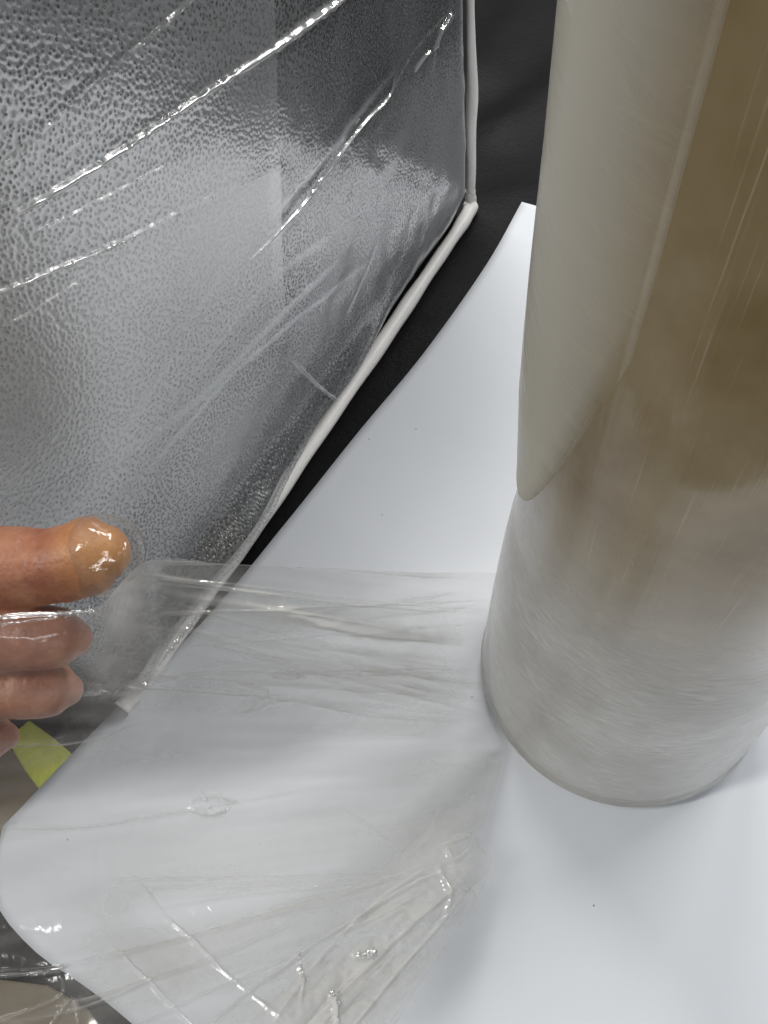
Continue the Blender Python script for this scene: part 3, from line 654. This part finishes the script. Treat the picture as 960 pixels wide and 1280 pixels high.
# ---------------------------------------------------------------- hand
person = empty('person', at_depth((-160, 760), .215))
tag(person, 'hand with one fingertip poking into the clear film, the other fingers curled under it', 'person')
def build_hand():
    def J(px, py, d): return at_depth((px, py), d)
    chains = [   # joints of each digit from knuckle to tip, radius in metres
        ([(-330, 790, .232), (-150, 715, .208), (-20, 708, .201), (62, 708, .2005), (98, 700, .200), (122, 692, .1995), (137, 689, .1995)],
         [.0118, .0113, .0108, .0103, .0101, .0106, .0070]),
        ([(-330, 850, .238), (-170, 800, .214), (-60, 800, .208), (20, 797, .208), (64, 797, .209), (88, 798, .210), (100, 799, .211)],
         [.0112, .0100, .0094, .0090, .0088, .0076, .0046]),
        ([(-320, 910, .246), (-170, 868, .224), (-60, 866, .218), (10, 862, .218), (54, 861, .219), (78, 862, .220), (90, 863, .221)],
         [.0108, .0096, .0090, .0086, .0084, .0074, .0044]),
        ([(-310, 970, .254), (-180, 925, .236), (-80, 925, .230), (-25, 922, .230), (0, 921, .231), (12, 921, .232)],
         [.0098, .0086, .0080, .0076, .0066, .0040]),
        ([(-440, 860, .215), (-330, 735, .196), (-210, 680, .188), (-150, 664, .186), (-118, 656, .186), (-104, 653, .186)],
         [.0140, .0124, .0108, .0104, .0086, .0052]),
    ]
    wrist = J(-620, 960, .262); bm_v, bm_f = [], []
    def add(V, Fc):
        n = len(bm_v); bm_v.extend(V); bm_f.extend([tuple(i+n for i in f) for f in Fc])
    for pts, rad in chains:
        P = catmull([J(*p) for p in pts], 6); Rr = np.interp(np.linspace(0, len(pts)-1, len(P)), range(len(pts)), rad)
        t = P[-1]-P[-4]; t /= np.linalg.norm(t); r0 = Rr[-1]                # round the end off
        P = np.vstack([P, [P[-1]+t*r0*.75*math.sin(x) for x in (.3, .6, .9, 1.2, 1.45)]]); Rr = np.r_[Rr, [r0*math.cos(x) for x in (.3, .6, .9, 1.2, 1.45)]]
        add(*tube(P, Rr, 20))
    for (pts, rad) in chains[:4]:                                   # palm: one thick run to the wrist behind each knuckle
        k = J(*pts[0]); P = [k+(wrist-k)*t for t in np.linspace(-.05, 1.02, 8)]
        add(*tube(P, np.linspace(.0130, .0190, 8), 20))
    k = J(*chains[4][0][0]); add(*tube([k+(wrist-k)*t for t in np.linspace(-.05, 1, 6)], np.linspace(.015, .02, 6), 20))
    arm = J(-1500, 1250, .34)
    add(*tube([wrist+(arm-wrist)*t for t in np.linspace(-.1, 1, 8)], np.linspace(.024, .034, 8), 24, squash=.8))
    o = mesh_obj('hand_tmp', bm_v, bm_f, SKIN)
    md = o.modifiers.new('r', 'REMESH'); md.mode = 'VOXEL'; md.voxel_size = .0011; md.use_smooth_shade = True
    sm = o.modifiers.new('s', 'SMOOTH'); sm.factor = .5; sm.iterations = 6
    dg = bpy.context.evaluated_depsgraph_get(); me = bpy.data.meshes.new_from_object(o.evaluated_get(dg)); me.name = 'hand'
    bpy.data.objects.remove(o)
    n = len(me.vertices); co = np.empty(n*3); me.vertices.foreach_get('co', co); co = co.reshape(-1, 3)
    # creases across the joints
    for pts, rad in chains[:4]:
        for q in (2, 3):
            c = J(*pts[q]); t = J(*pts[q+1])-c; t /= np.linalg.norm(t)
            for off in (-.0016, .0, .0019):
                s = (co-c) @ t-off; near = np.linalg.norm(co-c, axis=1) < .014
                dirn = (co-c)-np.outer((co-c) @ t, t)
                co -= (np.exp(-(s/.0006)**2)*near*.06)[:, None]*dirn
    loc = np.array(person.location); me.vertices.foreach_set('co', (co-loc).ravel()); me.update()
    me.polygons.foreach_set('use_smooth', [True]*len(me.polygons))
    tipc = J(128, 690, .195); bl = np.clip(1-np.linalg.norm(co-tipc, axis=1)/.017, 0, 1)
    a_ = me.attributes.new('blanch', 'FLOAT', 'POINT'); a_.data.foreach_set('value', (bl*bl*(3-2*bl)).astype(np.float32))
    me.materials.clear(); me.materials.append(SKIN)
    hd = link(bpy.data.objects.new('hand', me), person)
    # nail on the far side of the poking fingertip, its pale edge showing
    tip = J(128, 692, .1995); ax = tip-J(60, 706, .2005); ax /= np.linalg.norm(ax)
    view = EYE-tip; view /= np.linalg.norm(view); upv = np.array([0, 0, 1.0])
    back = -(view-ax*view.dot(ax)); back /= np.linalg.norm(back); sd = np.cross(ax, back)
    V = []; nu, nv = 18, 14
    for lay in (0, 1):
        for i in range(nu):
            for j in range(nv):
                a = math.radians(-62+124*j/(nv-1)); s = -.010+.0140*i/(nu-1)-.0030*abs(math.sin(a))**2*(i/(nu-1))
                r = (.0088+.0005*lay)*(1-.16*(i/(nu-1))**2)
                V.append(tip+ax*s+(back*math.cos(a)+sd*math.sin(a))*r-loc)
    f = [tuple(q) for q in grid_faces(nu, nv)]; f2 = [tuple(k+nu*nv for k in q)[::-1] for q in f]; rim = []
    ring = [i*nv for i in range(nu)]+[(nu-1)*nv+j for j in range(1, nv)]+[i*nv+nv-1 for i in range(nu-2, -1, -1)]+[j for j in range(nv-2, 0, -1)]
    for a, b in zip(ring, ring[1:]+ring[:1]): rim.append((a, b, b+nu*nv, a+nu*nv))
    mesh_obj('fingernail', V, f+f2+rim, NAIL, hd)
    # film stretched into a bubble round the fingertip, a part of the web
    c = J(128, 693, .1995)+view*.0002; V = []; nu, nv = 48, 40
    for i in range(nu):
        for j in range(nv):
            th = math.radians(2+118*j/(nv-1)); ph = 2*math.pi*i/nu
            r = .0109*(1+.02*math.sin(3*ph)+.03*math.sin(9*th+ph)*.5)
            w = ax*.55+view*.83; w /= np.linalg.norm(w); e1 = np.cross(w, [0, 0, 1.0]); e1 /= np.linalg.norm(e1); e2 = np.cross(w, e1)
            flare = 1+.0*max(0, th-1.6)
            V.append(c+r*flare*(w*math.cos(th)+(e1*math.cos(ph)+e2*math.sin(ph))*math.sin(th)))
    o = mesh_obj('film_bubble', V, grid_faces(nu, nv, closed=True), FILM_TIP, web)
    a_ = o.data.attributes.new('layers', 'FLOAT', 'POINT'); a_.data.foreach_set('value', np.full(nu*nv, 1.0, np.float32))
    # dark cuff on the forearm
    P = [wrist+(arm-wrist)*t for t in np.linspace(.45, 1.05, 10)]
    V, Fc = tube(P, np.linspace(.038, .046, 10), 32, squash=.85); V = [v-loc for v in V]
    mesh_obj('sleeve', V, Fc, FABRIC, person)
build_hand()

# ---------------------------------------------------------------- small things at the lower left
def slab(name, px, z, th, mat, label, cat, wav=0.0):
    P = [at(p, z) for p in px]; c = np.mean(P, axis=0); c[2] = z
    bm = bmesh.new(); vs = [bm.verts.new(Vector(p-c)) for p in P]; f = bm.faces.new(vs)
    if f.normal.z < 0: f.normal_flip()
    r = bmesh.ops.extrude_face_region(bm, geom=[f])
    for v in [g for g in r['geom'] if isinstance(g, bmesh.types.BMVert)]: v.co.z -= th
    bmesh.ops.recalc_face_normals(bm, faces=bm.faces)
    bmesh.ops.bevel(bm, geom=list(bm.edges), offset=th*.3, segments=2, affect='EDGES')
    me = bpy.data.meshes.new(name); bm.to_mesh(me); bm.free(); me.materials.append(mat)
    o = link(bpy.data.objects.new(name, me)); o.location = c
    return tag(o, label, cat)
slab('cloth_strip', [(8, 924), (36, 900), (66, 922), (104, 955), (130, 990), (70, 1015), (34, 968)], .0007, .0012, LIME, 'yellow-green strip poking out from under the left edge of the paper', 'strip')
slab('brown_card', [(-140, 890), (-30, 920), (20, 940), (58, 992), (50, 1040), (-30, 1090), (-160, 1060)], .0002, .0012, CARD, 'dull brown card lying under the film beside the yellow-green strip', 'card')
slab('brown_card', [(-200, 1190), (-20, 1222), (60, 1232), (110, 1262), (150, 1330), (-60, 1420)], .0002, .0012, CARD, 'dull brown card under the film in the bottom left corner', 'card')
